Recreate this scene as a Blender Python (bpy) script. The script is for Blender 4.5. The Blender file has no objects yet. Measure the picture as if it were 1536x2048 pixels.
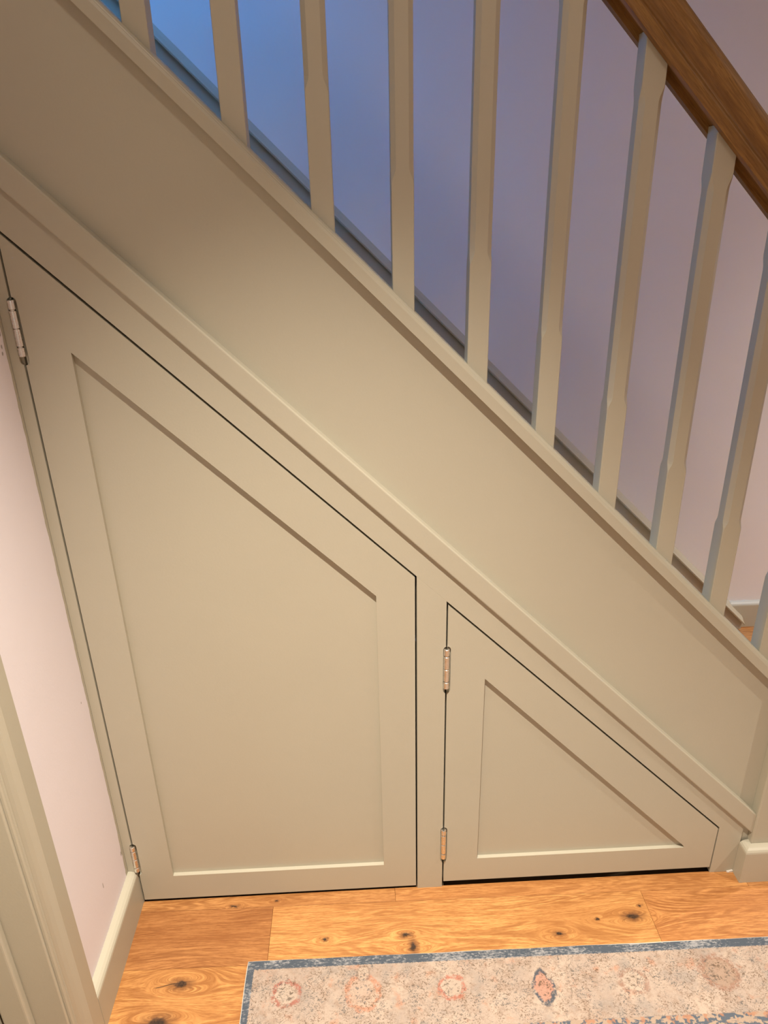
import bpy, bmesh, math, random
from mathutils import Vector, Matrix

random.seed(7)
sc = bpy.context.scene
C = sc.collection

# ------------------------------------------------------------------ camera
F_PX = 1420.0
PITCH, ROLL, YAW = math.radians(23.54), math.radians(-1.29), math.radians(2.01)
CAM = Vector((0.0, -1.08, 1.360))
fw = Vector((math.sin(YAW) * math.cos(PITCH), math.cos(YAW) * math.cos(PITCH), -math.sin(PITCH)))
rt = Vector((math.cos(YAW), -math.sin(YAW), 0))
up = rt.cross(fw)
rt2 = math.cos(ROLL) * rt + math.sin(ROLL) * up
up2 = -math.sin(ROLL) * rt + math.cos(ROLL) * up
cam_d = bpy.data.cameras.new('camera')
cam_d.sensor_fit = 'HORIZONTAL'
cam_d.sensor_width = 36.0
cam_d.lens = F_PX / 1536.0 * 36.0
cam_d.clip_start = 0.02
cam = bpy.data.objects.new('camera', cam_d)
C.objects.link(cam)
m = Matrix((rt2, up2, -fw)).transposed().to_4x4()
m.translation = CAM
cam.matrix_world = m
sc.camera = cam

# ------------------------------------------------------------------ world, lights, exposure
w = bpy.data.worlds.new('world')
w.use_nodes = True
w.node_tree.nodes['Background'].inputs[0].default_value = (0.55, 0.62, 0.75, 1)
w.node_tree.nodes['Background'].inputs[1].default_value = 0.05
sc.world = w
sc.view_settings.view_transform = 'Standard'
sc.view_settings.look = 'None'
sc.view_settings.gamma = 1.0
sc.view_settings.use_curve_mapping = False
sc.view_settings.exposure = 0.0


def aim(o, target):
    o.rotation_euler = (Vector(target) - o.location).to_track_quat('-Z', 'Y').to_euler()


def spot(name, loc, target, power, col, size, blend, rad):
    d = bpy.data.lights.new(name, 'SPOT')
    d.energy = power
    d.color = col
    d.spot_size = math.radians(size)
    d.spot_blend = blend
    d.shadow_soft_size = rad
    o = bpy.data.objects.new(name, d)
    C.objects.link(o)
    o.location = loc
    aim(o, target)
    return o


def area(name, loc, target, power, col, sx, sy):
    d = bpy.data.lights.new(name, 'AREA')
    d.energy = power
    d.color = col
    d.shape = 'RECTANGLE'
    d.size = sx
    d.size_y = sy
    o = bpy.data.objects.new(name, d)
    C.objects.link(o)
    o.location = loc
    aim(o, target)
    return o


WARM = (1.0, 0.885, 0.735)
# each downlight: a narrow core beam and the weak wide spill of its reflector
for (lx, ly, core, cone, spill) in ((-0.02, -0.75, 425, 76, 11), (1.90, -0.75, 150, 100, 10), (2.25, 0.42, 160, 104, 4)):  # third lamp is unseen, added to brighten the wall behind the stairs
    spot('hall_downlight_beam', (lx, ly, 2.38), (lx, ly, 0), core, WARM, cone, 1.0, 0.014)
    spot('hall_downlight_spill', (lx, ly, 2.38), (lx, ly, 0), spill, WARM, 165, 0.6, 0.06)
area('hall_fill_light', (0.2, -2.18, 1.2), (0.2, 0, 0.9), 1.7, (0.75, 1.0, 0.95), 0.9, 1.2)  # unseen fill lamp, added to offset the orange bounce on the front
ld = area('landing_daylight', (-1.35, 0.72, 2.95), (0.0, 1.02, 1.62), 8.5, (0.035, 0.36, 1.0), 0.36, 0.36)
ld.data.spread = math.radians(56)


# ------------------------------------------------------------------ material helpers
class NT:
    def __init__(s, name):
        s.m = bpy.data.materials.new(name)
        s.m.use_nodes = True
        s.t = s.m.node_tree
        s.b = s.t.nodes['Principled BSDF']

    def n(s, typ, **kw):
        nd = s.t.nodes.new(typ)
        for k, v in kw.items():
            setattr(nd, k, v)
        return nd

    def put(s, sock, v):
        if isinstance(v, bpy.types.NodeSocket):
            s.t.links.new(v, sock)
        elif v is not None:
            if isinstance(v, (tuple, list)) and len(v) == 3 and sock.type == 'RGBA':
                v = (*v, 1)
            sock.default_value = v

    def math(s, op, a, b=None, c=None, clamp=False):
        nd = s.n('ShaderNodeMath', operation=op, use_clamp=clamp)
        s.put(nd.inputs[0], a)
        s.put(nd.inputs[1], b)
        if c is not None:
            s.put(nd.inputs[2], c)
        return nd.outputs[0]

    def add(s, a, b): return s.math('ADD', a, b)
    def sub(s, a, b): return s.math('SUBTRACT', a, b)
    def mul(s, a, b): return s.math('MULTIPLY', a, b)
    def div(s, a, b): return s.math('DIVIDE', a, b)

    def ss(s, v, lo, hi, a=0.0, b=1.0):
        nd = s.n('ShaderNodeMapRange', interpolation_type='SMOOTHSTEP')
        s.put(nd.inputs[0], v)
        for i, q in enumerate((lo, hi, a, b)):
            s.put(nd.inputs[1 + i], q)
        return nd.outputs[0]

    def mix(s, f, a, b, mode='MIX'):
        nd = s.n('ShaderNodeMix', data_type='RGBA', blend_type=mode)
        s.put(nd.inputs[0], f)
        s.put(nd.inputs[6], a)
        s.put(nd.inputs[7], b)
        return nd.outputs[2]

    def comb(s, x, y, z):
        nd = s.n('ShaderNodeCombineXYZ')
        for i, v in enumerate((x, y, z)):
            s.put(nd.inputs[i], v)
        return nd.outputs[0]

    def sep(s, v):
        nd = s.n('ShaderNodeSeparateXYZ')
        s.put(nd.inputs[0], v)
        return nd.outputs

    def noise(s, vec, scale, detail=2.0, rough=0.5, dist=0.0):
        nd = s.n('ShaderNodeTexNoise')
        s.put(nd.inputs['Vector'], vec)
        nd.inputs['Scale'].default_value = scale
        nd.inputs['Detail'].default_value = detail
        nd.inputs['Roughness'].default_value = rough
        nd.inputs['Distortion'].default_value = dist
        return nd.outputs['Fac']

    def pos(s): return s.n('ShaderNodeNewGeometry').outputs['Position']
    def objc(s): return s.n('ShaderNodeTexCoord').outputs['Object']

    def bump(s, h, strength, dist):
        nd = s.n('ShaderNodeBump')
        nd.inputs['Strength'].default_value = strength
        nd.inputs['Distance'].default_value = dist
        s.put(nd.inputs['Height'], h)
        s.t.links.new(nd.outputs[0], s.b.inputs['Normal'])

    def out(s, col, rough=0.5, spec=0.5, metal=0.0):
        s.put(s.b.inputs['Base Color'], col)
        s.put(s.b.inputs['Roughness'], rough)
        s.b.inputs['Specular IOR Level'].default_value = spec
        s.b.inputs['Metallic'].default_value = metal
        return s.m


SAGE = (0.462, 0.436, 0.350)


def mat_paint():
    k = NT('sage_eggshell_paint')
    p = k.pos()
    big = k.noise(p, 5.0, 3)
    col = k.mix(big, tuple(c * 0.97 for c in SAGE), tuple(c * 1.03 for c in SAGE))
    fine = k.noise(p, 260.0, 2)
    k.bump(k.add(fine, k.mul(k.noise(p, 22.0, 3), 1.5)), 0.10, 0.0012)
    return k.out(col, 0.42, 0.4)


def mat_wall():
    k = NT('white_wall_emulsion')
    p = k.pos()
    n1 = k.noise(p, 3.0, 4)
    col = k.mix(n1, (0.77, 0.745, 0.755), (0.81, 0.785, 0.795))
    k.bump(k.add(k.noise(p, 180.0, 3), k.mul(k.noise(p, 9.0, 3), 3.0)), 0.12, 0.0015)
    return k.out(col, 0.75, 0.25)


def mat_wall_left():
    # white emulsion, with the sage paint of the cupboard cut in unevenly onto the corner, and scuffs
    k = NT('white_wall_emulsion_cut_in')
    p = k.pos()
    x, y, z = k.sep(p)
    n1 = k.noise(p, 3.0, 4)
    col = k.mix(n1, (0.78, 0.735, 0.785), (0.82, 0.775, 0.825))
    wob = k.noise(k.comb(0.0, 0.0, z), 16.0, 4, 0.6)
    edge = k.add(-0.0135, k.mul(wob, 0.011))
    low = k.ss(z, 0.27, 0.12, 0.0, 0.010)
    wob2 = k.noise(k.comb(3.3, 0.0, z), 55.0, 3, 0.6)
    edge = k.sub(edge, k.mul(low, k.mul(wob2, wob2)))
    m_ = k.ss(k.sub(y, edge), -0.0006, 0.0006)
    col = k.mix(m_, col, SAGE)
    specks = [(-0.013, 1.198, .0035, .006), (-0.017, 1.180, .003, .005), (-0.0185, 1.170, .003, .004),
              (-0.030, 0.552, .002, .003), (-0.11, 0.19, .002, .010), (-0.013, 0.16, .003, .008)]
    for (sy, sz, ry, rz) in specks:
        dy = k.div(k.sub(y, sy), ry)
        dz = k.div(k.sub(z, sz), rz)
        d = k.math('SQRT', k.add(k.mul(dy, dy), k.mul(dz, dz)))
        d = k.add(d, k.mul(k.noise(p, 300, 2), 0.8))
        col = k.mix(k.ss(d, 1.3, 0.9, 0.0, 0.7), col, (0.22, 0.20, 0.16))
    k.bump(k.add(k.noise(p, 180.0, 3), k.mul(k.noise(p, 9.0, 3), 3.0)), 0.12, 0.0015)
    return k.out(col, 0.75, 0.25)


# knots of the floor: x, y, core radius x, core radius y, reach
KNOTS = [(-.376, -.180, .013, .0065, .026), (-.404, -.249, .017, .010, .028), (.5286, -.093, .013, .006, .020),
         (.3678, -.1218, .0065, .0038, .013), (.0595, -.1058, .008, .0035, .012), (.0716, -.131, .006, .009, .014),
         (-.2974, -.0208, .006, .0022, .008), (-.2106, -.0131, .003, .002, .006), (.4552, -.0942, .003, .0018, .006),
         (.5532, -.0695, .004, .002, .006), (-.1043, -.1068, .004, .0025, .008)]


def mat_floor():
    k = NT('oak_floor_lacquered')
    p = k.pos()
    x, y, z = k.sep(p)
    oi = k.n('ShaderNodeObjectInfo')
    tint = oi.outputs['Color']
    rnd = oi.outputs['Random']
    psi = y
    core = 0.0
    halo = 0.0
    wx = k.mul(k.sub(k.noise(p, 75, 4, 0.65), 0.5), 0.020)
    wy = k.mul(k.sub(k.noise(k.comb(y, x, 4.0), 75, 4, 0.65), 0.5), 0.011)
    xs = k.add(x, wx)
    ys = k.add(y, wy)
    for (kx, ky, rx, ry, R) in KNOTS:
        dx = k.sub(xs, kx)
        dy = k.sub(ys, ky)
        sx = k.sub(x, kx)
        sy = k.sub(y, ky)
        e2 = k.add(k.mul(k.mul(sx, sx), 0.16), k.mul(sy, sy))
        psi = k.sub(psi, k.div(k.mul(sy, R * R * 1.5), k.add(e2, R * R * 0.35)))
        a = k.div(dx, rx)
        b = k.div(dy, ry)
        d2 = k.add(k.mul(a, a), k.mul(b, b))
        core = k.math('MAXIMUM', core, k.ss(d2, 1.5, 0.15))
        halo = k.math('MAXIMUM', halo, k.ss(d2, 7.0, 0.3))
    off = k.mul(rnd, 37.0)
    # slow cathedral figure
    fig = k.noise(k.comb(k.add(k.mul(x, 2.6), off), k.mul(psi, 24.0), off), 1.0, 2, 0.45, 0.5)
    rings = k.math('FRACT', k.mul(fig, 15.0))
    line = k.ss(k.math('ABSOLUTE', k.sub(rings, 0.42)), 0.42, 0.10)
    line = k.mul(line, k.ss(k.noise(k.comb(k.add(k.mul(x, 5.0), off), k.mul(psi, 40.0), 3.0), 1.0, 2), 0.36, 0.60))
    # fibres
    fib = k.noise(k.comb(k.add(k.mul(x, 16.0), off), k.mul(psi, 420.0), off), 1.0, 3, 0.6)
    fib2 = k.noise(k.comb(k.add(k.mul(x, 70.0), off), k.mul(psi, 1100.0), off), 1.0, 2, 0.6)
    lum = k.add(k.mul(fib, 0.5), k.mul(fib2, 0.5))
    base = k.mix(k.ss(lum, 0.34, 0.66), (0.315, 0.130, 0.037), (0.600, 0.312, 0.112))
    base = k.mix(k.mul(line, 0.60), base, (0.250, 0.095, 0.026))
    blot = k.noise(k.comb(k.add(k.mul(x, 4.0), off), k.mul(y, 14.0), off), 1.0, 2)
    base = k.mix(k.ss(blot, 0.40, 0.75, 0.0, 0.40), base, (0.310, 0.122, 0.034))
    col = k.mix(1.0, base, tint, 'MULTIPLY')
    hn = k.noise(k.comb(k.mul(x, 60.0), k.mul(psi, 160.0), 2.0), 1.0, 3)
    col = k.mix(k.mul(halo, k.ss(hn, 0.25, 0.7, 0.35, 0.95)), col, (0.155, 0.062, 0.022))
    cn = k.noise(p, 220, 3, 0.7)
    col = k.mix(k.mul(core, k.ss(cn, 0.25, 0.6, 0.70, 1.0)), col, (0.022, 0.014, 0.010))
    # crack by the big knot
    cx = k.sub(x, -0.405)
    cy = k.sub(y, k.add(-0.181, k.mul(k.math('SINE', k.mul(cx, 60.0)), 0.004)))
    crk = k.mul(k.ss(k.math('ABSOLUTE', cy), 0.0011, 0.0004), k.ss(k.math('ABSOLUTE', cx), 0.024, 0.014))
    col = k.mix(crk, col, (0.05, 0.028, 0.014))
    k.bump(k.add(k.mul(lum, 1.0), k.mul(core, -1.5)), 0.22, 0.0012)
    return k.out(col, k.ss(lum, 0.3, 0.7, 0.42, 0.34), 0.45)


def mat_rail():
    k = NT('oak_handrail_stained')
    p = k.objc()
    x, y, z = k.sep(p)
    warp = k.noise(k.comb(k.mul(x, 2.0), k.mul(y, 14.0), k.mul(z, 14.0)), 1.0, 2)
    q = k.add(z, k.mul(warp, 0.012))
    fib = k.noise(k.comb(k.mul(x, 22.0), k.mul(y, 420.0), k.mul(q, 420.0)), 1.0, 3, 0.6)
    broad = k.noise(k.comb(k.mul(x, 3.0), k.mul(y, 60.0), k.mul(q, 60.0)), 1.0, 2)
    pores = k.noise(k.comb(k.mul(x, 60.0), k.mul(y, 1100.0), k.mul(q, 1100.0)), 1.0, 1)
    col = k.mix(k.ss(fib, 0.3, 0.7), (0.182, 0.089, 0.021), (0.290, 0.156, 0.045))
    col = k.mix(k.ss(broad, 0.35, 0.7, 0, 0.6), col, (0.155, 0.066, 0.013))
    col = k.mix(k.ss(pores, 0.60, 0.72, 0, 0.5), col, (0.085, 0.034, 0.007))
    k.bump(fib, 0.1, 0.0006)
    return k.out(col, 0.42, 0.4)


def mat_nickel():
    k = NT('satin_nickel')
    p = k.pos()
    n1 = k.noise(p, 140, 3)
    col = k.mix(n1, (0.66, 0.63, 0.58), (0.84, 0.81, 0.77))
    k.bump(k.noise(p, 300, 2), 0.12, 0.0006)
    return k.out(col, k.ss(n1, 0.3, 0.7, 0.22, 0.36), 0.5, 1.0)


def mat_dark():
    k = NT('dark_subfloor_timber')  # dark timber of the slab below the boards
    n1 = k.noise(k.pos(), 20, 3)
    return k.out(k.mix(n1, (0.10, 0.07, 0.045), (0.14, 0.10, 0.065)), 0.9, 0.1)


def mat_caulk():
    k = NT('white_caulk')
    n1 = k.noise(k.pos(), 90, 3)
    return k.out(k.mix(n1, (0.62, 0.58, 0.53), (0.76, 0.72, 0.67)), 0.7, 0.3)


def mat_rug():
    k = NT('faded_woven_rug')
    p = k.objc()                       # x along the long side, y away from the far edge (negative), metres
    x, y, z = k.sep(p)
    wa = k.sub(k.noise(p, 70, 4, 0.65), 0.5)
    wb = k.sub(k.noise(k.comb(y, x, 7.0), 70, 4, 0.65), 0.5)
    xs = k.add(x, k.mul(wa, 0.020))
    ys = k.add(y, k.mul(wb, 0.020))
    big = k.noise(p, 13, 3)
    mid = k.noise(p, 55, 4, 0.7)
    base = k.mix(k.ss(big, 0.32, 0.68), (0.470, 0.378, 0.312), (0.390, 0.312, 0.262))
    base = k.mix(k.ss(mid, 0.44, 0.70, 0, 0.70), base, (0.300, 0.215, 0.165))
    warpn = k.noise(k.comb(k.mul(x, 300.0), k.mul(y, 700.0), 0.0), 1.0, 2)
    base = k.mix(k.ss(warpn, 0.45, 0.75, 0, 0.5), base, (0.52, 0.425, 0.355))
    # blushes of coral and cool grey
    blush = k.noise(k.comb(x, y, 11.0), 30, 4, 0.6)
    base = k.mix(k.ss(blush, 0.56, 0.70, 0, 0.50), base, (0.50, 0.215, 0.12))
    grey = k.noise(k.comb(x, y, 23.0), 20, 3, 0.6)
    base = k.mix(k.ss(grey, 0.50, 0.68, 0, 0.55), base, (0.300, 0.265, 0.240))
    red = (0.34, 0.125, 0.095)
    org = (0.46, 0.225, 0.145)
    blu = (0.070, 0.085, 0.110)
    brn = (0.29, 0.160, 0.115)
    fillc = (0.475, 0.385, 0.315)
    MOT = [(0.079, -0.066, .026, .023, red, fillc, .85), (0.223, -0.070, .031, .033, org, (0.48, .36, .285), .80),
           (0.223, -0.034, .013, .014, (.20, .145, .12), fillc, .6),
           (0.390, -0.068, .024, .022, (.42, .155, .11), fillc, .85), (0.561, -0.076, .021, .032, blu, (.45, .215, .155), .95),
           (0.732, -0.073, .025, .023, brn, fillc, .65), (0.900, -0.064, .034, .033, brn, (.33, .225, .165), .75),
           (1.06, -0.070, .024, .022, red, fillc, .8)]
    for (mx, my, rx, ry, rc, fc, st) in MOT:
        a = k.div(k.sub(xs, mx), rx)
        b = k.div(k.sub(ys, my), ry)
        if rc == blu:
            d = k.math('POWER', k.add(k.math('POWER', k.math('ABSOLUTE', a), 1.4),
                                      k.math('POWER', k.math('ABSOLUTE', b), 1.4)), 0.7)
        else:
            d = k.math('SQRT', k.add(k.mul(a, a), k.mul(b, b)))
        base = k.mix(k.ss(d, 1.0, 0.8, 0, 0.72), base, fc)
        wear = k.ss(k.noise(k.comb(x, y, mx * 40), 130, 4, 0.75), 0.39, 0.54)
        ring = k.mul(k.ss(k.math('ABSOLUTE', k.sub(d, 0.95)), 0.24, 0.08), k.mul(wear, st))
        base = k.mix(ring, base, rc)
        inner = k.mul(k.ss(k.math('ABSOLUTE', k.sub(d, 0.40)), 0.22, 0.06),
                      k.ss(k.noise(k.comb(x, y, mx * 70 + 5), 190, 3, 0.7), 0.50, 0.58))
        base = k.mix(k.mul(inner, 0.85), base, (0.12, 0.09, 0.07) if rc != org else (.15, .14, .14))
    # dark worn flecks: short wormy strokes, denser in patches
    f1 = k.noise(k.comb(k.mul(x, 115.0), k.mul(y, 150.0), 1.0), 1.0, 3, 0.6, 1.2)
    f2 = k.noise(k.comb(k.mul(x, 210.0), k.mul(y, 260.0), 4.0), 1.0, 2, 0.6, 0.8)
    dens = k.noise(k.comb(x, y, 31.0), 26, 3, 0.6)
    thin = k.ss(k.math('ABSOLUTE', k.sub(f1, 0.5)), 0.050, 0.022)
    fleck = k.mul(k.mul(thin, k.ss(f2, 0.44, 0.54)), k.ss(dens, 0.38, 0.54))
    f3 = k.noise(k.comb(k.mul(x, 150.0), k.mul(y, 200.0), 14.0), 1.0, 3, 0.6, 0.8)
    fleck2 = k.mul(k.ss(f3, 0.60, 0.655), k.ss(dens, 0.62, 0.45, 0.2, 0.9))
    fcol = k.mix(k.ss(k.noise(p, 45, 2), 0.47, 0.58), (0.130, 0.085, 0.055), (0.085, 0.088, 0.090))
    base = k.mix(k.mul(fleck, 0.85), base, fcol)
    base = k.mix(k.mul(fleck2, 0.50), base, fcol)
    # inner guard stripe
    guard = k.mul(k.ss(y, -0.136, -0.139), k.ss(y, -0.168, -0.165))
    gcol = k.mix(k.ss(k.noise(k.comb(k.mul(x, 75.0), k.mul(y, 110.0), 3.0), 1.0, 3, 0.6, 0.4), 0.47, 0.53),
                 (0.38, 0.29, 0.225), (0.100, 0.120, 0.150))
    gcol = k.mix(k.ss(k.noise(k.comb(k.mul(x, 60.0), k.mul(y, 60.0), 9.0), 1.0, 2), 0.56, 0.64, 0, 0.8), gcol, (0.40, 0.20, 0.12))
    base = k.mix(guard, base, gcol)
    # outer blue border with worn white patches
    ew = k.mul(k.sub(k.noise(k.comb(x, y, 2.0), 240, 2), 0.5), 0.005)
    e_top = k.ss(k.add(y, ew), -0.0175, -0.0160)
    e_lft = k.ss(k.add(x, ew), 0.0135, 0.0120)
    edge = k.math('MAXIMUM', e_top, e_lft)
    wear2 = k.noise(k.comb(k.mul(x, 110.0), k.mul(y, 260.0), 5.0), 1.0, 4, 0.75)
    wear3 = k.noise(k.comb(k.mul(x, 14.0), k.mul(y, 20.0), 8.0), 1.0, 2)
    bc = k.mix(k.ss(k.add(wear2, k.mul(k.sub(wear3, 0.5), 0.7)), 0.47, 0.66), (0.080, 0.098, 0.125), (0.32, 0.325, 0.34))
    base = k.mix(edge, base, bc)
    h = k.add(k.noise(k.comb(k.mul(x, 500.0), k.mul(y, 900.0), 0.0), 1.0, 2), k.mul(mid, 0.6))
    k.bump(h, 0.55, 0.0022)
    return k.out(base, 0.95, 0.1)


def mat_binding():
    k = NT('pale_rug_binding')
    n1 = k.noise(k.pos(), 400, 2)
    k.bump(n1, 0.4, 0.001)
    return k.out(k.mix(n1, (0.50, 0.47, 0.43), (0.68, 0.64, 0.58)), 0.9, 0.1)


M = dict(paint=mat_paint(), wall=mat_wall(), wall_left=mat_wall_left(), floor=mat_floor(), rail=mat_rail(),
         nickel=mat_nickel(), dark=mat_dark(), caulk=mat_caulk(), rug=mat_rug(), binding=mat_binding())


# ------------------------------------------------------------------ geometry helpers
def link(name, bm, mat, parent=None, smooth=False):
    bmesh.ops.recalc_face_normals(bm, faces=bm.faces)
    me = bpy.data.meshes.new(name)
    bm.to_mesh(me)
    bm.free()
    me.materials.append(M[mat])
    if smooth:
        for f in me.polygons:
            f.use_smooth = True
    o = bpy.data.objects.new(name, me)
    C.objects.link(o)
    if parent:
        o.parent = parent
    return o


def empty(name, loc=(0, 0, 0)):
    o = bpy.data.objects.new(name, None)
    o.empty_display_size = 0.1
    C.objects.link(o)
    o.location = loc
    return o


def tag(o, label, cat, group=None):
    o['label'] = label
    o['category'] = cat
    if group:
        o['group'] = group
    return o


def struct(o):
    o['kind'] = 'structure'
    return o


def box(bm, x0, x1, y0, y1, z0, z1):
    vs = [bm.verts.new(p) for p in ((x0, y0, z0), (x1, y0, z0), (x1, y1, z0), (x0, y1, z0),
                                    (x0, y0, z1), (x1, y0, z1), (x1, y1, z1), (x0, y1, z1))]
    for f in ((0, 3, 2, 1), (4, 5, 6, 7), (0, 1, 5, 4), (1, 2, 6, 5), (2, 3, 7, 6), (3, 0, 4, 7)):
        bm.faces.new([vs[i] for i in f])


def prism_xz(bm, poly, y0, y1):
    a = [bm.verts.new((x, y0, z)) for x, z in poly]
    b = [bm.verts.new((x, y1, z)) for x, z in poly]
    n = len(poly)
    bm.faces.new(a)
    bm.faces.new(b[::-1])
    for i in range(n):
        j = (i + 1) % n
        bm.faces.new((a[i], b[i], b[j], a[j]))


def prism_yz(bm, poly, x0, x1):
    a = [bm.verts.new((x0, y, z)) for y, z in poly]
    b = [bm.verts.new((x1, y, z)) for y, z in poly]
    n = len(poly)
    bm.faces.new(a)
    bm.faces.new(b[::-1])
    for i in range(n):
        j = (i + 1) % n
        bm.faces.new((a[i], b[i], b[j], a[j]))


def sweep_floor(bm, path, profile):
    """profile (outward offset, z) along a floor path (x, y), outward = right of travel, mitred."""
    n = len(path)
    rings = []
    for i in range(n):
        p = Vector(path[i])
        d0 = (Vector(path[i]) - Vector(path[i - 1])).normalized() if i > 0 else None
        d1 = (Vector(path[i + 1]) - Vector(path[i])).normalized() if i < n - 1 else None
        if d0 is None: d0 = d1
        if d1 is None: d1 = d0
        n0 = Vector((d0.y, -d0.x))
        n1 = Vector((d1.y, -d1.x))
        b = (n0 + n1)
        b = b / max(1e-6, b.dot(n0))
        rings.append([bm.verts.new((p.x + b.x * o, p.y + b.y * o, z)) for o, z in profile])
    k = len(profile)
    for i in range(n - 1):
        for j in range(k):
            q = (j + 1) % k
            bm.faces.new((rings[i][j], rings[i][q], rings[i + 1][q], rings[i + 1][j]))
    bm.faces.new(rings[0])
    bm.faces.new(rings[-1][::-1])


def cyl_z(bm, x, y, r, z0, z1, seg=20, rim=0.0):
    zs = [(z0, r - rim), (z0 + rim, r), (z1 - rim, r), (z1, r - rim)] if rim else [(z0, r), (z1, r)]
    rings = []
    for z, rr in zs:
        rings.append([bm.verts.new((x + rr * math.cos(2 * math.pi * i / seg), y + rr * math.sin(2 * math.pi * i / seg), z))
                      for i in range(seg)])
    for a, b in zip(rings, rings[1:]):
        for i in range(seg):
            bm.faces.new((a[i], a[(i + 1) % seg], b[(i + 1) % seg], b[i]))
    bm.faces.new(rings[0][::-1])
    bm.faces.new(rings[-1])


def bevel_all(bm, w, seg=2, ang=30):
    bmesh.ops.recalc_face_normals(bm, faces=bm.faces)
    es = [e for e in bm.edges if len(e.link_faces) == 2 and e.calc_face_angle(0) > math.radians(ang)]
    bmesh.ops.bevel(bm, geom=es, offset=w, segments=seg, profile=0.5, affect='EDGES', clamp_overlap=True)


# ------------------------------------------------------------------ shared dimensions (metres)
T = 0.986                  # fall of the staircase per metre
SY = 0.012                 # front face of the string
XL = -0.512                # left wall
YB = 0.960                 # wall behind the stairs
HC = 2.40                  # hall ceiling
SKIRT = [(0, 0), (.018, 0), (.018, .083), (.0172, .0868), (.0145, .0905), (.010, .0932), (.005, .0945), (0, .0948)]


def zc(c, x):
    return c - T * x


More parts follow.
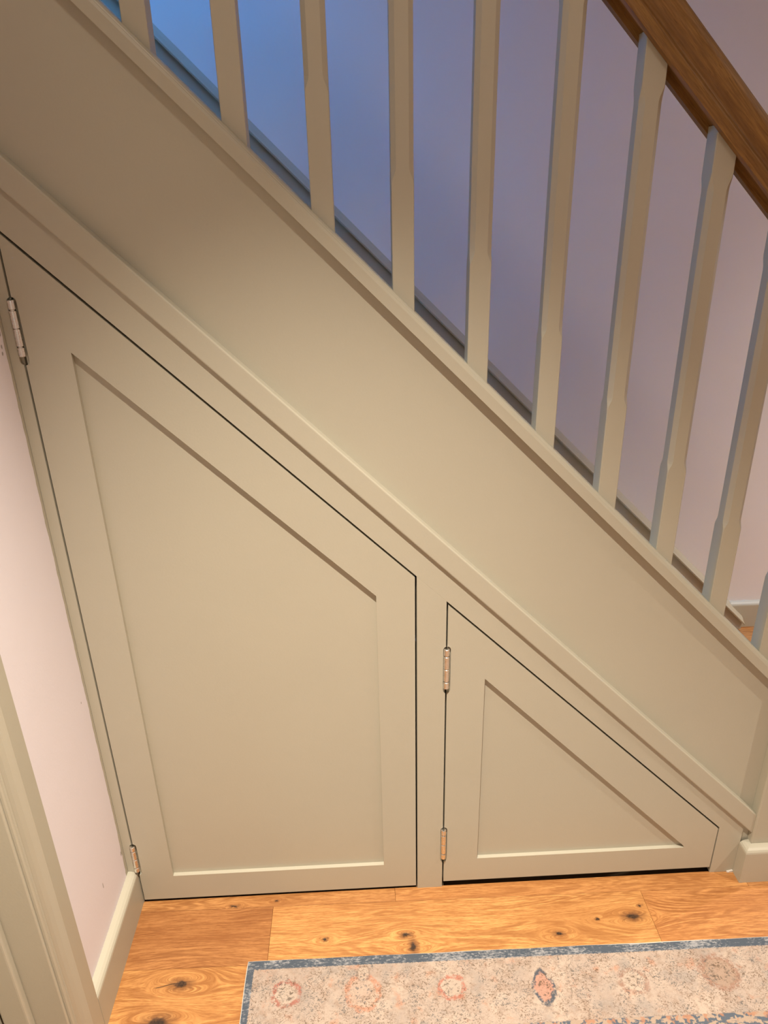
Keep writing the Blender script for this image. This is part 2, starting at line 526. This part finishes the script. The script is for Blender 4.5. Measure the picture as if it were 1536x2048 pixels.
# ------------------------------------------------------------------ the setting
def build_setting():
    # left wall with a doorway towards the camera
    bm = bmesh.new()
    box(bm, XL - .11, XL, -.315, 0.0, 0, HC)
    box(bm, XL - .11, XL, -2.22, -1.13, 0, HC)
    box(bm, XL - .11, XL, -1.13, -.315, 2.04, HC)
    struct(link('wall_left', bm, 'wall_left'))
    # wall at the back of the stairs, up to the landing
    bm = bmesh.new()
    box(bm, -2.7, 3.1, YB, YB + .1, 0, 4.7)
    struct(link('wall_back', bm, 'wall'))
    bm = bmesh.new()
    box(bm, 3.0, 3.1, -2.32, YB, 0, 4.7)
    struct(link('wall_right', bm, 'wall'))
    bm = bmesh.new()
    box(bm, XL - .11, 3.0, -2.32, -2.22, 0, HC)
    struct(link('wall_front', bm, 'wall'))
    bm = bmesh.new()
    box(bm, -2.7, XL - .11, -.06, 0.0, 0, 4.7)
    box(bm, XL - .11, 3.0, -.06, 0.0, HC + .2, 4.7)
    struct(link('wall_stairwell', bm, 'wall'))
    bm = bmesh.new()
    box(bm, -2.8, -2.7, -.06, YB, 0, 4.7)
    struct(link('wall_landing', bm, 'wall'))
    bm = bmesh.new()
    box(bm, XL - .11, 3.0, -2.22, 0.0, HC, HC + .2)
    box(bm, 1.75, 3.0, 0.0, YB, HC, HC + .2)
    box(bm, -2.7, 3.0, -.06, YB, 4.7, 4.8)
    struct(link('ceiling', bm, 'wall'))

    # oak floor: slab and boards
    bm = bmesh.new()
    box(bm, XL - .05, 3.0, -2.22, YB, -.06, -.014)
    fl = struct(link('floor', bm, 'dark'))
    W, S1, SK = 0.1247, -0.0286, -0.012
    gap = 0.0002
    fixed = {0: [0.043, .8015, 1.35], 1: [-0.216, 0.567, 1.75], 2: [0.35, 1.45], -1: [0.9, 2.1], -2: [0.5, 1.40]}
    tints = {(1, 0): (.80, .72, .70), (1, 1): (1.12, 1.14, 1.12), (1, 2): (1.0, .93, .90), (0, 0): (.95, .92, .90),
             (0, 1): (1.05, 1.02, 1.0), (2, 0): (1.02, 1.0, .95)}
    rows = range(-8, 18)
    for r in rows:
        cuts = fixed.get(r)
        if cuts is None:
            a = random.uniform(-.3, .6)
            cuts = [a, a + random.uniform(.9, 1.3)]
        xs = [XL - .04] + [c for c in cuts if c > XL] + [2.98]
        if r < 0:
            xs = [.95] + [c for c in cuts if c > 1.1] + [2.98]
        y1 = S1 - (r - 1) * W
        y0 = y1 - W
        if y1 > YB + .01 or y0 < -2.2:
            continue
        for i in range(len(xs) - 1):
            bm = bmesh.new()
            y1 = S1 - (r - 1) * W
            if r == 0 and i < 2:
                y1 = .0030          # the boards stop under the cupboard front
            xa, xb = xs[i] + gap, xs[i + 1] - gap
            b_ = 0.0004
            rows_ = [(-.014, 0.0), (-b_, 0.0), (0.0, b_)]
            rings = []
            for z, ins in rows_:
                rings.append([bm.verts.new((px, (py + SK * px) if py < 0 or r != 0 or i > 1 else py, z)) for px, py in
                              ((xa + ins, y0 + gap + ins), (xb - ins, y0 + gap + ins),
                               (xb - ins, y1 - gap - ins), (xa + ins, y1 - gap - ins))])
            for p_, q_ in zip(rings, rings[1:]):
                for j in range(4):
                    bm.faces.new((p_[j], p_[(j + 1) % 4], q_[(j + 1) % 4], q_[j]))
            bm.faces.new(rings[-1])
            bm.faces.new(rings[0][::-1])
            o = link('plank', bm, 'floor', fl)
            t = tints.get((r, i))
            if t is None:
                v = random.uniform(.85, 1.08)
                t = (v, v * random.uniform(.95, 1.0), v * random.uniform(.9, 1.0))
            o.color = (*t, 1)

    # skirtings
    bm = bmesh.new()
    sweep_floor(bm, [(XL, -.2535), (XL, -0.0005)], [(o, z) for o, z in SKIRT])
    struct(link('baseboard_left', bm, 'paint'))
    bm = bmesh.new()
    sweep_floor(bm, [(1.2385, YB), (3.0, YB)], SKIRT)
    struct(link('baseboard_back', bm, 'paint'))
    bm = bmesh.new()
    sweep_floor(bm, [(.8025, -0.0005), (.8025, -.0115), (.8930, -.0115), (.8930, .085)], SKIRT)
    nb = struct(link('baseboard_newel', bm, 'paint'))

    bm = bmesh.new()
    random.seed(11)
    for i in range(6):
        cx = .7705 + i * .0022
        box(bm, cx, cx + .0026, -.0022 - random.random() * .002, -.0002, .0002, .0012 + .0035 * random.random() + i * .0004)
    cb = link('caulk_bead', bm, 'caulk')
    cb.parent = nb
    cb['label'] = 'white crumbled caulk'

    # door casing in the left wall: architrave, jamb lining, door stop
    t1 = empty('trim_1', (XL, -.29, 0))
    struct(t1)

    def part(name, bm, mat='paint'):
        o = link(name, bm, mat)
        o.parent = t1
        o.matrix_parent_inverse = Matrix.Translation(-t1.location)
        return o
    # profile in (x, y): far arris at y=-.253
    prof = [(XL, -.2535), (-.4955, -.2535), (-.4940, -.2550), (-.4938, -.2870), (-.4950, -.2900), (-.4985, -.2975),
            (-.5008, -.3060), (-.5014, -.3130), (-.5012, -.3160), (-.5032, -.3172), (-.5032, -.3186), (-.5015, -.3196),
            (-.5018, -.3220), (-.5040, -.3232), (-.5075, -.3232), (-.5075, -.3150), (XL, -.3148)]
    bm = bmesh.new()
    a = [bm.verts.new((x, y, 0.0)) for x, y in prof]
    b = [bm.verts.new((x, y, 2.10)) for x, y in prof]
    n = len(prof)
    for i in range(n):
        bm.faces.new((a[i], a[(i + 1) % n], b[(i + 1) % n], b[i]))
    bm.faces.new(a[::-1])
    bm.faces.new(b)
    part('architrave', bm)
    bm = bmesh.new()
    box(bm, XL - .11, -.5080, -.3275, -.3152, 0, 2.04)
    bevel_all(bm, .002, 2)
    part('jamb_lining', bm)
    bm = bmesh.new()
    box(bm, -.600, -.5580, -.3420, -.3276, 0, 2.03)
    bevel_all(bm, .004, 3)
    part('door_stop', bm)
    # closed door leaf further back in the opening
    bm = bmesh.new()
    box(bm, -.650, -.606, -1.125, -.334, .006, 2.03)
    d = struct(link('door_1', bm, 'paint'))
    for (y0, y1, z0, z1) in ((-1.02, -.77, .22, .90), (-.69, -.44, .22, .90), (-1.02, -.77, 1.05, 1.90), (-.69, -.44, 1.05, 1.90)):
        bm = bmesh.new()
        box(bm, -.607, -.602, y0, y1, z0, z1)
        bevel_all(bm, .004, 2)
        link('door_panel', bm, 'paint', d)


build_setting()


# ------------------------------------------------------------------ staircase
def build_stairs():
    st = tag(empty('staircase', (0, .45, 0)), 'sage painted staircase with square balusters and oak handrail above the cupboard', 'staircase')
    inv = Matrix.Translation(-st.location)

    def part(name, bm, mat='paint', parent=None, smooth=False):
        o = link(name, bm, mat, None, smooth)
        if parent is None:
            o.parent = st
            o.matrix_parent_inverse = inv
        else:
            o.parent = parent
        return o
    # outer string
    x0, x1 = XL - .30, .815
    bm = bmesh.new()
    prism_xz(bm, [(XL, zc(.90, XL)), (.8023, zc(.90, .8023)), (.8023, zc(1.2650, .8023)), (XL, zc(1.2650, XL))], SY, SY + .032)
    part('outer_string', bm)
    bm = bmesh.new()
    prism_xz(bm, [(-1.3, zc(.90, -1.3)), (XL - .0005, zc(.90, XL)), (XL - .0005, zc(1.2650, XL)), (-1.3, zc(1.2650, -1.3))], SY, SY + .032)
    part('outer_string', bm)
    # cover trim along the foot of the string, slightly out of true
    tt = ((XL, 1.4287 + (-.4617 - XL) * .9947), (.8023, 0.1794 - (.8023 - .7942) * .9947))
    tb = ((XL, 1.3878 + (-.4712 - XL) * .9970), (.8023, 0.1271 - (.8023 - .7934) * .9970))
    bm = bmesh.new()
    prism_xz(bm, [tb[0], tb[1], tt[1], tt[0]], -.0065, SY - .0003)
    # soften the upper front arris
    bm.edges.ensure_lookup_table()
    es = [e for e in bm.edges if all(abs(v.co.y + .0065) < 1e-5 for v in e.verts) and abs(e.verts[0].co.x - e.verts[1].co.x) > .5]
    bmesh.ops.bevel(bm, geom=es, offset=.0028, segments=3, profile=.5, affect='EDGES')
    part('cover_trim', bm)
    # treads and risers
    RISE, c0 = .212, 1.222
    for n in range(1, 12):
        xn = (c0 - RISE * n) / T
        z = RISE * n
        xb = xn - RISE / T - .02
        bm = bmesh.new()
        box(bm, xb, xn, SY + .0323 if n > 2 else .0800, .929, z - .022, z)
        bevel_all(bm, .004, 2)
        part('tread', bm)
        bm = bmesh.new()
        box(bm, xn - .030, xn - .018, SY + .0323 if n > 2 else .0800, .929, z - RISE + .0005, z - .0225)
        part('riser', bm)
    bm = bmesh.new()
    box(bm, .8935, 1.008, .0800, .0920, .0005, .1895)
    part('step_end', bm)
    # wall string with moulded top
    yf = .930
    xe = 1.280
    bm = bmesh.new()
    xs0 = -1.5
    zt = lambda x: zc(1.287, x)
    zlow = lambda x: max(0.0, zc(.98, x))
    xk = .98 / T
    prism_xz(bm, [(xs0, zlow(xs0)), (xk, 0.0005), (xe, 0.0005), (xe, zt(xe)), (xs0, zt(xs0))], yf, YB - .0004)
    ws = part('wall_string', bm)
    bm = bmesh.new()
    prof = [(yf - .0150, 1.2872), (yf - .0160, 1.2930), (yf - .006, 1.2975), (yf + .004, 1.3060), (yf + .018, 1.3120),
            (yf + .0295, 1.3165), (yf + .0295, 1.2872)]
    a = [bm.verts.new((xs0, y, zc(c, xs0))) for y, c in prof]
    b = [bm.verts.new((xe + .002, y, max(.0005, zc(c, xe + .002)))) for y, c in prof]
    n = len(prof)
    for i in range(n):
        bm.faces.new((a[i], a[(i + 1) % n], b[(i + 1) % n], b[i]))
    bm.faces.new(a[::-1])
    bm.faces.new(b)
    o = link('string_moulding', bm, 'paint')
    o.parent = ws
    return st


STAIRS = build_stairs()


# ------------------------------------------------------------------ balustrade
def slope_sweep(bm, prof, xa, xb, c):
    """prof: (y, n) with n measured square to the slope, above the line z = c - T x; ends cut plumb."""
    k = math.sqrt(1 + T * T)
    a = [bm.verts.new((xa, y, c - T * xa + n_ * k)) for y, n_ in prof]
    b = [bm.verts.new((xb, y, c - T * xb + n_ * k)) for y, n_ in prof]
    n = len(prof)
    for i in range(n):
        bm.faces.new((a[i], a[(i + 1) % n], b[(i + 1) % n], b[i]))
    bm.faces.new(a[::-1])
    bm.faces.new(b)


def build_balustrade():
    root = STAIRS
    inv = Matrix.Translation(-root.location)

    def part(o):
        o.parent = root
        o.matrix_parent_inverse = inv
        return o
    YC = SY + .016 + .011 - .011       # centre line
    xa, xb = XL + .0005, .8023
    # base rail capping the string
    y0, y1 = SY - .014, SY + .046
    h = .0335 / math.sqrt(1 + T * T)
    prof = [(y0, 0.0), (y0, h - .0085), (y0 + .0012, h - .0050), (y0 + .0022, h - .0046), (y0 + .0030, h - .0028), (y0 + .0060, h - .0008), (y0 + .009, h),
            (y1 - .009, h), (y1 - .0030, h - .0028), (y1, h - .0085), (y1, 0.0)]
    bm = bmesh.new()
    slope_sweep(bm, prof, xa, xb, 1.2655)
    part(link('base_rail', bm, 'paint'))
    # handrail: flat lower fillet, cove, rounded top, grooved underside
    yc = SY + .015
    H_ = .0615
    half = [(.0165, .008), (.0165, .0), (.0285, .0), (.0293, .0012), (.0293, .0130), (.0280, .0155), (.0245, .0180), (.0232, .0215), (.0232, .0255),
            (.0250, .0310), (.0282, .0365), (.0290, .0420), (.0280, .0480), (.0250, .0540), (.0195, .0588), (.0110, .0612), (0.0, .0618)]
    prof = [(yc - a, b) for a, b in half] + [(yc + a, b) for a, b in half[::-1][1:]]
    ang = math.atan(T)
    L = (xb - xa) / math.cos(ang)
    bm = bmesh.new()
    # built along local x so the grain follows the rail
    tn = T
    A = [bm.verts.new((0 + n_ * tn, y - yc, n_)) for y, n_ in prof]
    B = [bm.verts.new((L + n_ * tn, y - yc, n_)) for y, n_ in prof]
    n = len(prof)
    for i in range(n):
        bm.faces.new((A[i], A[(i + 1) % n], B[(i + 1) % n], B[i]))
    bm.faces.new(A[::-1])
    bm.faces.new(B)
    # plumb end cuts: local frame is tilted by ang, so shift by -n*tan
    for v in bm.verts:
        v.co.x -= 2 * v.co.z * tn
    hr = link('handrail', bm, 'rail', None)
    me = hr.data
    for f in me.polygons:
        f.use_smooth = True
    me.set_sharp_from_angle(angle=math.radians(38))
    hr.location = (xa, yc, 1.9465 - T * xa)
    hr.rotation_euler = (0, ang, 0)
    part(hr)
    # balusters
    W, q = .0160, .0068
    ctr = .0914 - .016 - .0006
    first = None

    def ring(bm, hw, ch, zfun):
        pts = [(-hw + ch, -hw), (hw - ch, -hw), (hw, -hw + ch), (hw, hw - ch), (hw - ch, hw), (-hw + ch, hw), (-hw, hw - ch), (-hw, -hw + ch)]
        return [bm.verts.new((x, y, zfun(x))) for x, y in pts]
    bm = bmesh.new()
    e = .0009
    rs = [ring(bm, W, e, lambda x: 1.2990 - T * (x + 0.0)), ring(bm, W, e, lambda x: 1.4585)]
    for t in (.25, .5, .75, 1.0):
        s = t * t * (3 - 2 * t)
        rs.append(ring(bm, W, e + (q - e) * s, lambda x, t=t: 1.4585 + .019 * t))
    for t in (0.0, .25, .5, .75, 1.0):
        s = 1 - t * t * (3 - 2 * t)
        rs.append(ring(bm, W, e + (q - e) * s, lambda x, t=t: 1.888 + .022 * t))
    rs.append(ring(bm, W, e, lambda x: 1.9560 - T * x))
    for a, b in zip(rs, rs[1:]):
        for i in range(8):
            bm.faces.new((a[i], a[(i + 1) % 8], b[(i + 1) % 8], b[i]))
    bm.faces.new(rs[0][::-1])
    bm.faces.new(rs[-1])
    first = link('baluster', bm, 'paint')
    k0, k1, sp = -4, 6, .1137
    for k in range(k0, k1 + 1):
        xc = ctr + sp * k
        if xc > .785:
            continue
        o = first if k == k0 else first.copy()
        if k != k0:
            C.objects.link(o)
        o.location = (xc, SY + .016, -T * xc)
        part(o)
    # newel post
    bm = bmesh.new()
    box(bm, .8025, .8930, -.0112, .0790, 0.0005, 1.30)
    bevel_all(bm, .003, 2)
    nw = part(link('newel_post', bm, 'paint'))
    bm = bmesh.new()
    box(bm, .7945, .9010, -.0192, .0870, 1.3003, 1.322)
    bevel_all(bm, .006, 3)
    o = link('newel_cap', bm, 'paint')
    o.parent = nw


build_balustrade()


# ------------------------------------------------------------------ cupboard front
def cut(o, cutters):
    """carve real recesses into a mesh, then discard the cutting bodies"""
    for cu in cutters:
        md = o.modifiers.new('recess', 'BOOLEAN')
        md.operation = 'DIFFERENCE'
        md.solver = 'EXACT'
        md.object = cu
    dg = bpy.context.evaluated_depsgraph_get()
    me = bpy.data.meshes.new_from_object(o.evaluated_get(dg))
    o.modifiers.clear()
    o.data = me


def capsule(x, z0, z1, r=.0068):
    bm = bmesh.new()
    seg = 16
    poly = []
    for i in range(seg + 1):
        a = math.pi * i / seg
        poly.append((x + r * math.cos(a), z1 - r + r * math.sin(a)))
    for i in range(seg + 1):
        a = math.pi + math.pi * i / seg
        poly.append((x + r * math.cos(a), z0 + r + r * math.sin(a)))
    prism_xz(bm, poly, -.01, .006)
    return link('recess_cutter', bm, 'dark')


DT = .8505      # top edge of both doors
FT = .8560      # lower edge of the sloping frame rail
D1 = dict(l=-.4905, r=.0888, b=.0085, il=-.4215, ir=.0208, ib=.0745, ic=.7500)
D2 = dict(l=.1480, r=.7310, b=.0165, il=.2190, ir=.6640, ib=.0795, ic=.7530)
HX1, HX2 = -.4922, .1465


def build_cupboard():
    fr = tag(empty('understairs_cupboard', (.15, 0.01, 0)), 'sage painted understairs cupboard front with two sloping shaker doors', 'cupboard')
    inv = Matrix.Translation(-fr.location)

    def part(name, bm, mat='paint'):
        o = link(name, bm, mat)
        o.parent = fr
        o.matrix_parent_inverse = inv
        return o
    y0, y1 = 0.0, .020
    bm = bmesh.new()
    prism_xz(bm, [(XL + .0003, 0.0), (-.4938, 0.0), (-.4938, zc(FT, -.4938)), (XL + .0003, zc(FT, XL))], y0, y1)
    s_left = part('stile', bm)
    bm = bmesh.new()
    prism_xz(bm, [(.0922, 0.0), (.1450, 0.0), (.1450, zc(FT, .1450)), (.0922, zc(FT, .0922))], y0, y1)
    s_mid = part('mullion', bm)
    bm = bmesh.new()
    prism_xz(bm, [(.7338, 0.0), (.7862, 0.0), (.7862, zc(FT, .7862)), (.7338, zc(FT, .7338))], y0, y1)
    part('stile', bm)
    bm = bmesh.new()
    prism_xz(bm, [(.7868, 0.0), (.8020, 0.0), (.8020, .140), (.7868, .150)], .004, y1)
    part('filler_strip', bm)
    bm = bmesh.new()
    prism_xz(bm, [(XL + .0003, zc(FT, XL)), (.7862, zc(FT, .7862)), (.7862, .1271 + (.7934 - .7862) * .9970 - .0003), (XL + .0003, 1.3878 + (-.4712 - XL) * .9970 - .0006)], y0, SY - .0004)
    part('sloping_rail', bm)

    def door(name, d, label):
        Y0, Y1 = 0.0, .021

        def dp(nm, poly, a=Y0, b=Y1):
            bm = bmesh.new()
            prism_xz(bm, poly, a, b)
            o = link(nm, bm, 'paint')
            o.parent = root
            return o
        bm = bmesh.new()
        l, r, b, il, ir, ib, ic = (d[k] for k in ('l', 'r', 'b', 'il', 'ir', 'ib', 'ic'))
        # the recessed panel carries the door; stiles, rails and hinges are its pieces
        prism_xz(bm, [(il - .004, ib - .004), (ir + .004, ib - .004), (ir + .004, zc(ic, ir) + .012), (il - .004, zc(ic, il) + .012)], .0082, .0140)
        root = link(name, bm, 'paint')
        root.parent = fr
        root.matrix_parent_inverse = inv
        root['label'] = label
        iv = inv
        ls = dp('stile', [(l, b), (il, b), (il, zc(DT, il)), (l, zc(DT, l))])
        dp('stile', [(ir, b), (r, b), (r, zc(DT, r)), (ir, zc(DT, ir))])
        dp('rail', [(il, b), (ir, b), (ir, ib), (il, ib)])
        if d is D2:
            dp('rail', [(il, .5430), (ir, .0840), (ir, zc(DT, ir)), (il, zc(DT, il))])
        else:
            dp('rail', [(il, zc(ic, il)), (ir, zc(ic, ir)), (ir, zc(DT, ir)), (il, zc(DT, il))])
        return root, iv, ls

    d1, i1, ls1 = door('cupboard_door', D1, 'tall sage shaker cupboard door with sloping top beside the white wall')
    d2, i2, ls2 = door('cupboard_door', D2, 'small triangular sage shaker cupboard door beside the newel post')

    # hinges and the round ended slots they sit in
    H1 = [(1.243, 1.162), (.166, .096)]
    H2 = [(.614, .527), (.169, .088)]
    cutters = []
    for hx, hs in ((HX1, H1), (HX2, H2)):
        for (zt, zb) in hs:
            cutters.append((hx, capsule(hx + (0.0008), zb - .0135, zt + .004)))
    bpy.context.view_layer.update()
    cut(s_left, [c for x, c in cutters if x == HX1])
    cut(ls1, [c for x, c in cutters if x == HX1])
    cut(s_mid, [c for x, c in cutters if x == HX2])
    cut(ls2, [c for x, c in cutters if x == HX2])
    for _, c in cutters:
        me = c.data
        bpy.data.objects.remove(c)
        bpy.data.meshes.remove(me)

    def hinge(root, iv, hx, zt, zb):
        L = zt - zb
        cuts = [0, .16, .17, .50, .51, .83, .84, 1.0]
        bm = bmesh.new()
        for i, (a, b) in enumerate(((0, .165), (.185, .495), (.505, .815), (.835, 1.0))):
            cyl_z(bm, hx, -.0012, .0054, zb + L * a, zb + L * b, 20, .0007)
        # pin
        cyl_z(bm, hx, -.0012, .0034, zb + .001, zt - .0015, 14)
        # leaves between door edge and frame
        box(bm, hx - .0008, hx + .0004, -.001, .017, zb, zt)
        o = link('hinge', bm, 'nickel', None, True)
        o.data.set_sharp_from_angle(angle=math.radians(35))
        o['label'] = 'satin nickel butt hinge knuckle'
        o.parent = root
    for zt, zb in H1:
        hinge(d1, i1, HX1, zt, zb)
    for zt, zb in H2:
        hinge(d2, i2, HX2, zt, zb)


build_cupboard()


# ------------------------------------------------------------------ rug
def build_rug():
    rx, ry, ang = -.2516, -.1480, -.0085
    Lx, Ly, th = 1.95, .66, .0065
    root = tag(empty('runner_rug', (rx, ry, 0.0)), 'faded cream patterned runner rug with distressed blue grey border on oak floor', 'rug')
    root.rotation_euler = (0, 0, ang)
    bm = bmesh.new()
    nx, ny = 120, 40
    random.seed(3)
    top = {}
    for i in range(nx + 1):
        for j in range(ny + 1):
            x = Lx * i / nx
            y = -Ly * j / ny
            z = th + .0009 * math.sin(x * 9 + j * .2) * math.sin(j * .35 + i * .11)
            wob = .0003 * math.sin(x * 31.0) + .0002 * math.sin(x * 77 + 1)
            wl = .0005 * math.sin(y * 40.0)
            top[i, j] = bm.verts.new((x + (wl if i == 0 else 0), y + (wob if j == 0 else 0), z))
    for i in range(nx):
        for j in range(ny):
            bm.faces.new((top[i, j + 1], top[i + 1, j + 1], top[i + 1, j], top[i, j]))
    loop = [(i, 0) for i in range(nx)] + [(nx, j) for j in range(ny)] + [(i, ny) for i in range(nx, 0, -1)] + [(0, j) for j in range(ny, 0, -1)]
    bot = [bm.verts.new((top[k].co.x, top[k].co.y, .0004)) for k in loop]
    for a in range(len(loop)):
        b = (a + 1) % len(loop)
        bm.faces.new((top[loop[a]], top[loop[b]], bot[b], bot[a]))
    link('pile', bm, 'rug', root)
    # stitched binding round the two visible edges
    bm = bmesh.new()
    pts = [(.0005 * math.sin(-Ly * j / 60 * 40) - .0003, -Ly * j / 60) for j in range(60, 0, -1)] + \
          [(Lx * i / 160, .0003 * math.sin(Lx * i / 160 * 31) + .0002 * math.sin(Lx * i / 160 * 77 + 1) + .0001) for i in range(161)]
    r = .0017
    rings = []
    for i, p in enumerate(pts):
        a = Vector(pts[max(0, i - 1)])
        b = Vector(pts[min(len(pts) - 1, i + 1)])
        d = (b - a).normalized()
        nrm = Vector((-d.y, d.x))
        rings.append([bm.verts.new((p[0] + nrm.x * r * math.cos(t), p[1] + nrm.y * r * math.cos(t), .0034 + .0031 * math.sin(t)))
                      for t in [2 * math.pi * q / 8 for q in range(8)]])
    for A, B in zip(rings, rings[1:]):
        for q in range(8):
            bm.faces.new((A[q], A[(q + 1) % 8], B[(q + 1) % 8], B[q]))
    bm.faces.new(rings[0])
    bm.faces.new(rings[-1][::-1])
    link('binding', bm, 'binding', root, True)


build_rug()
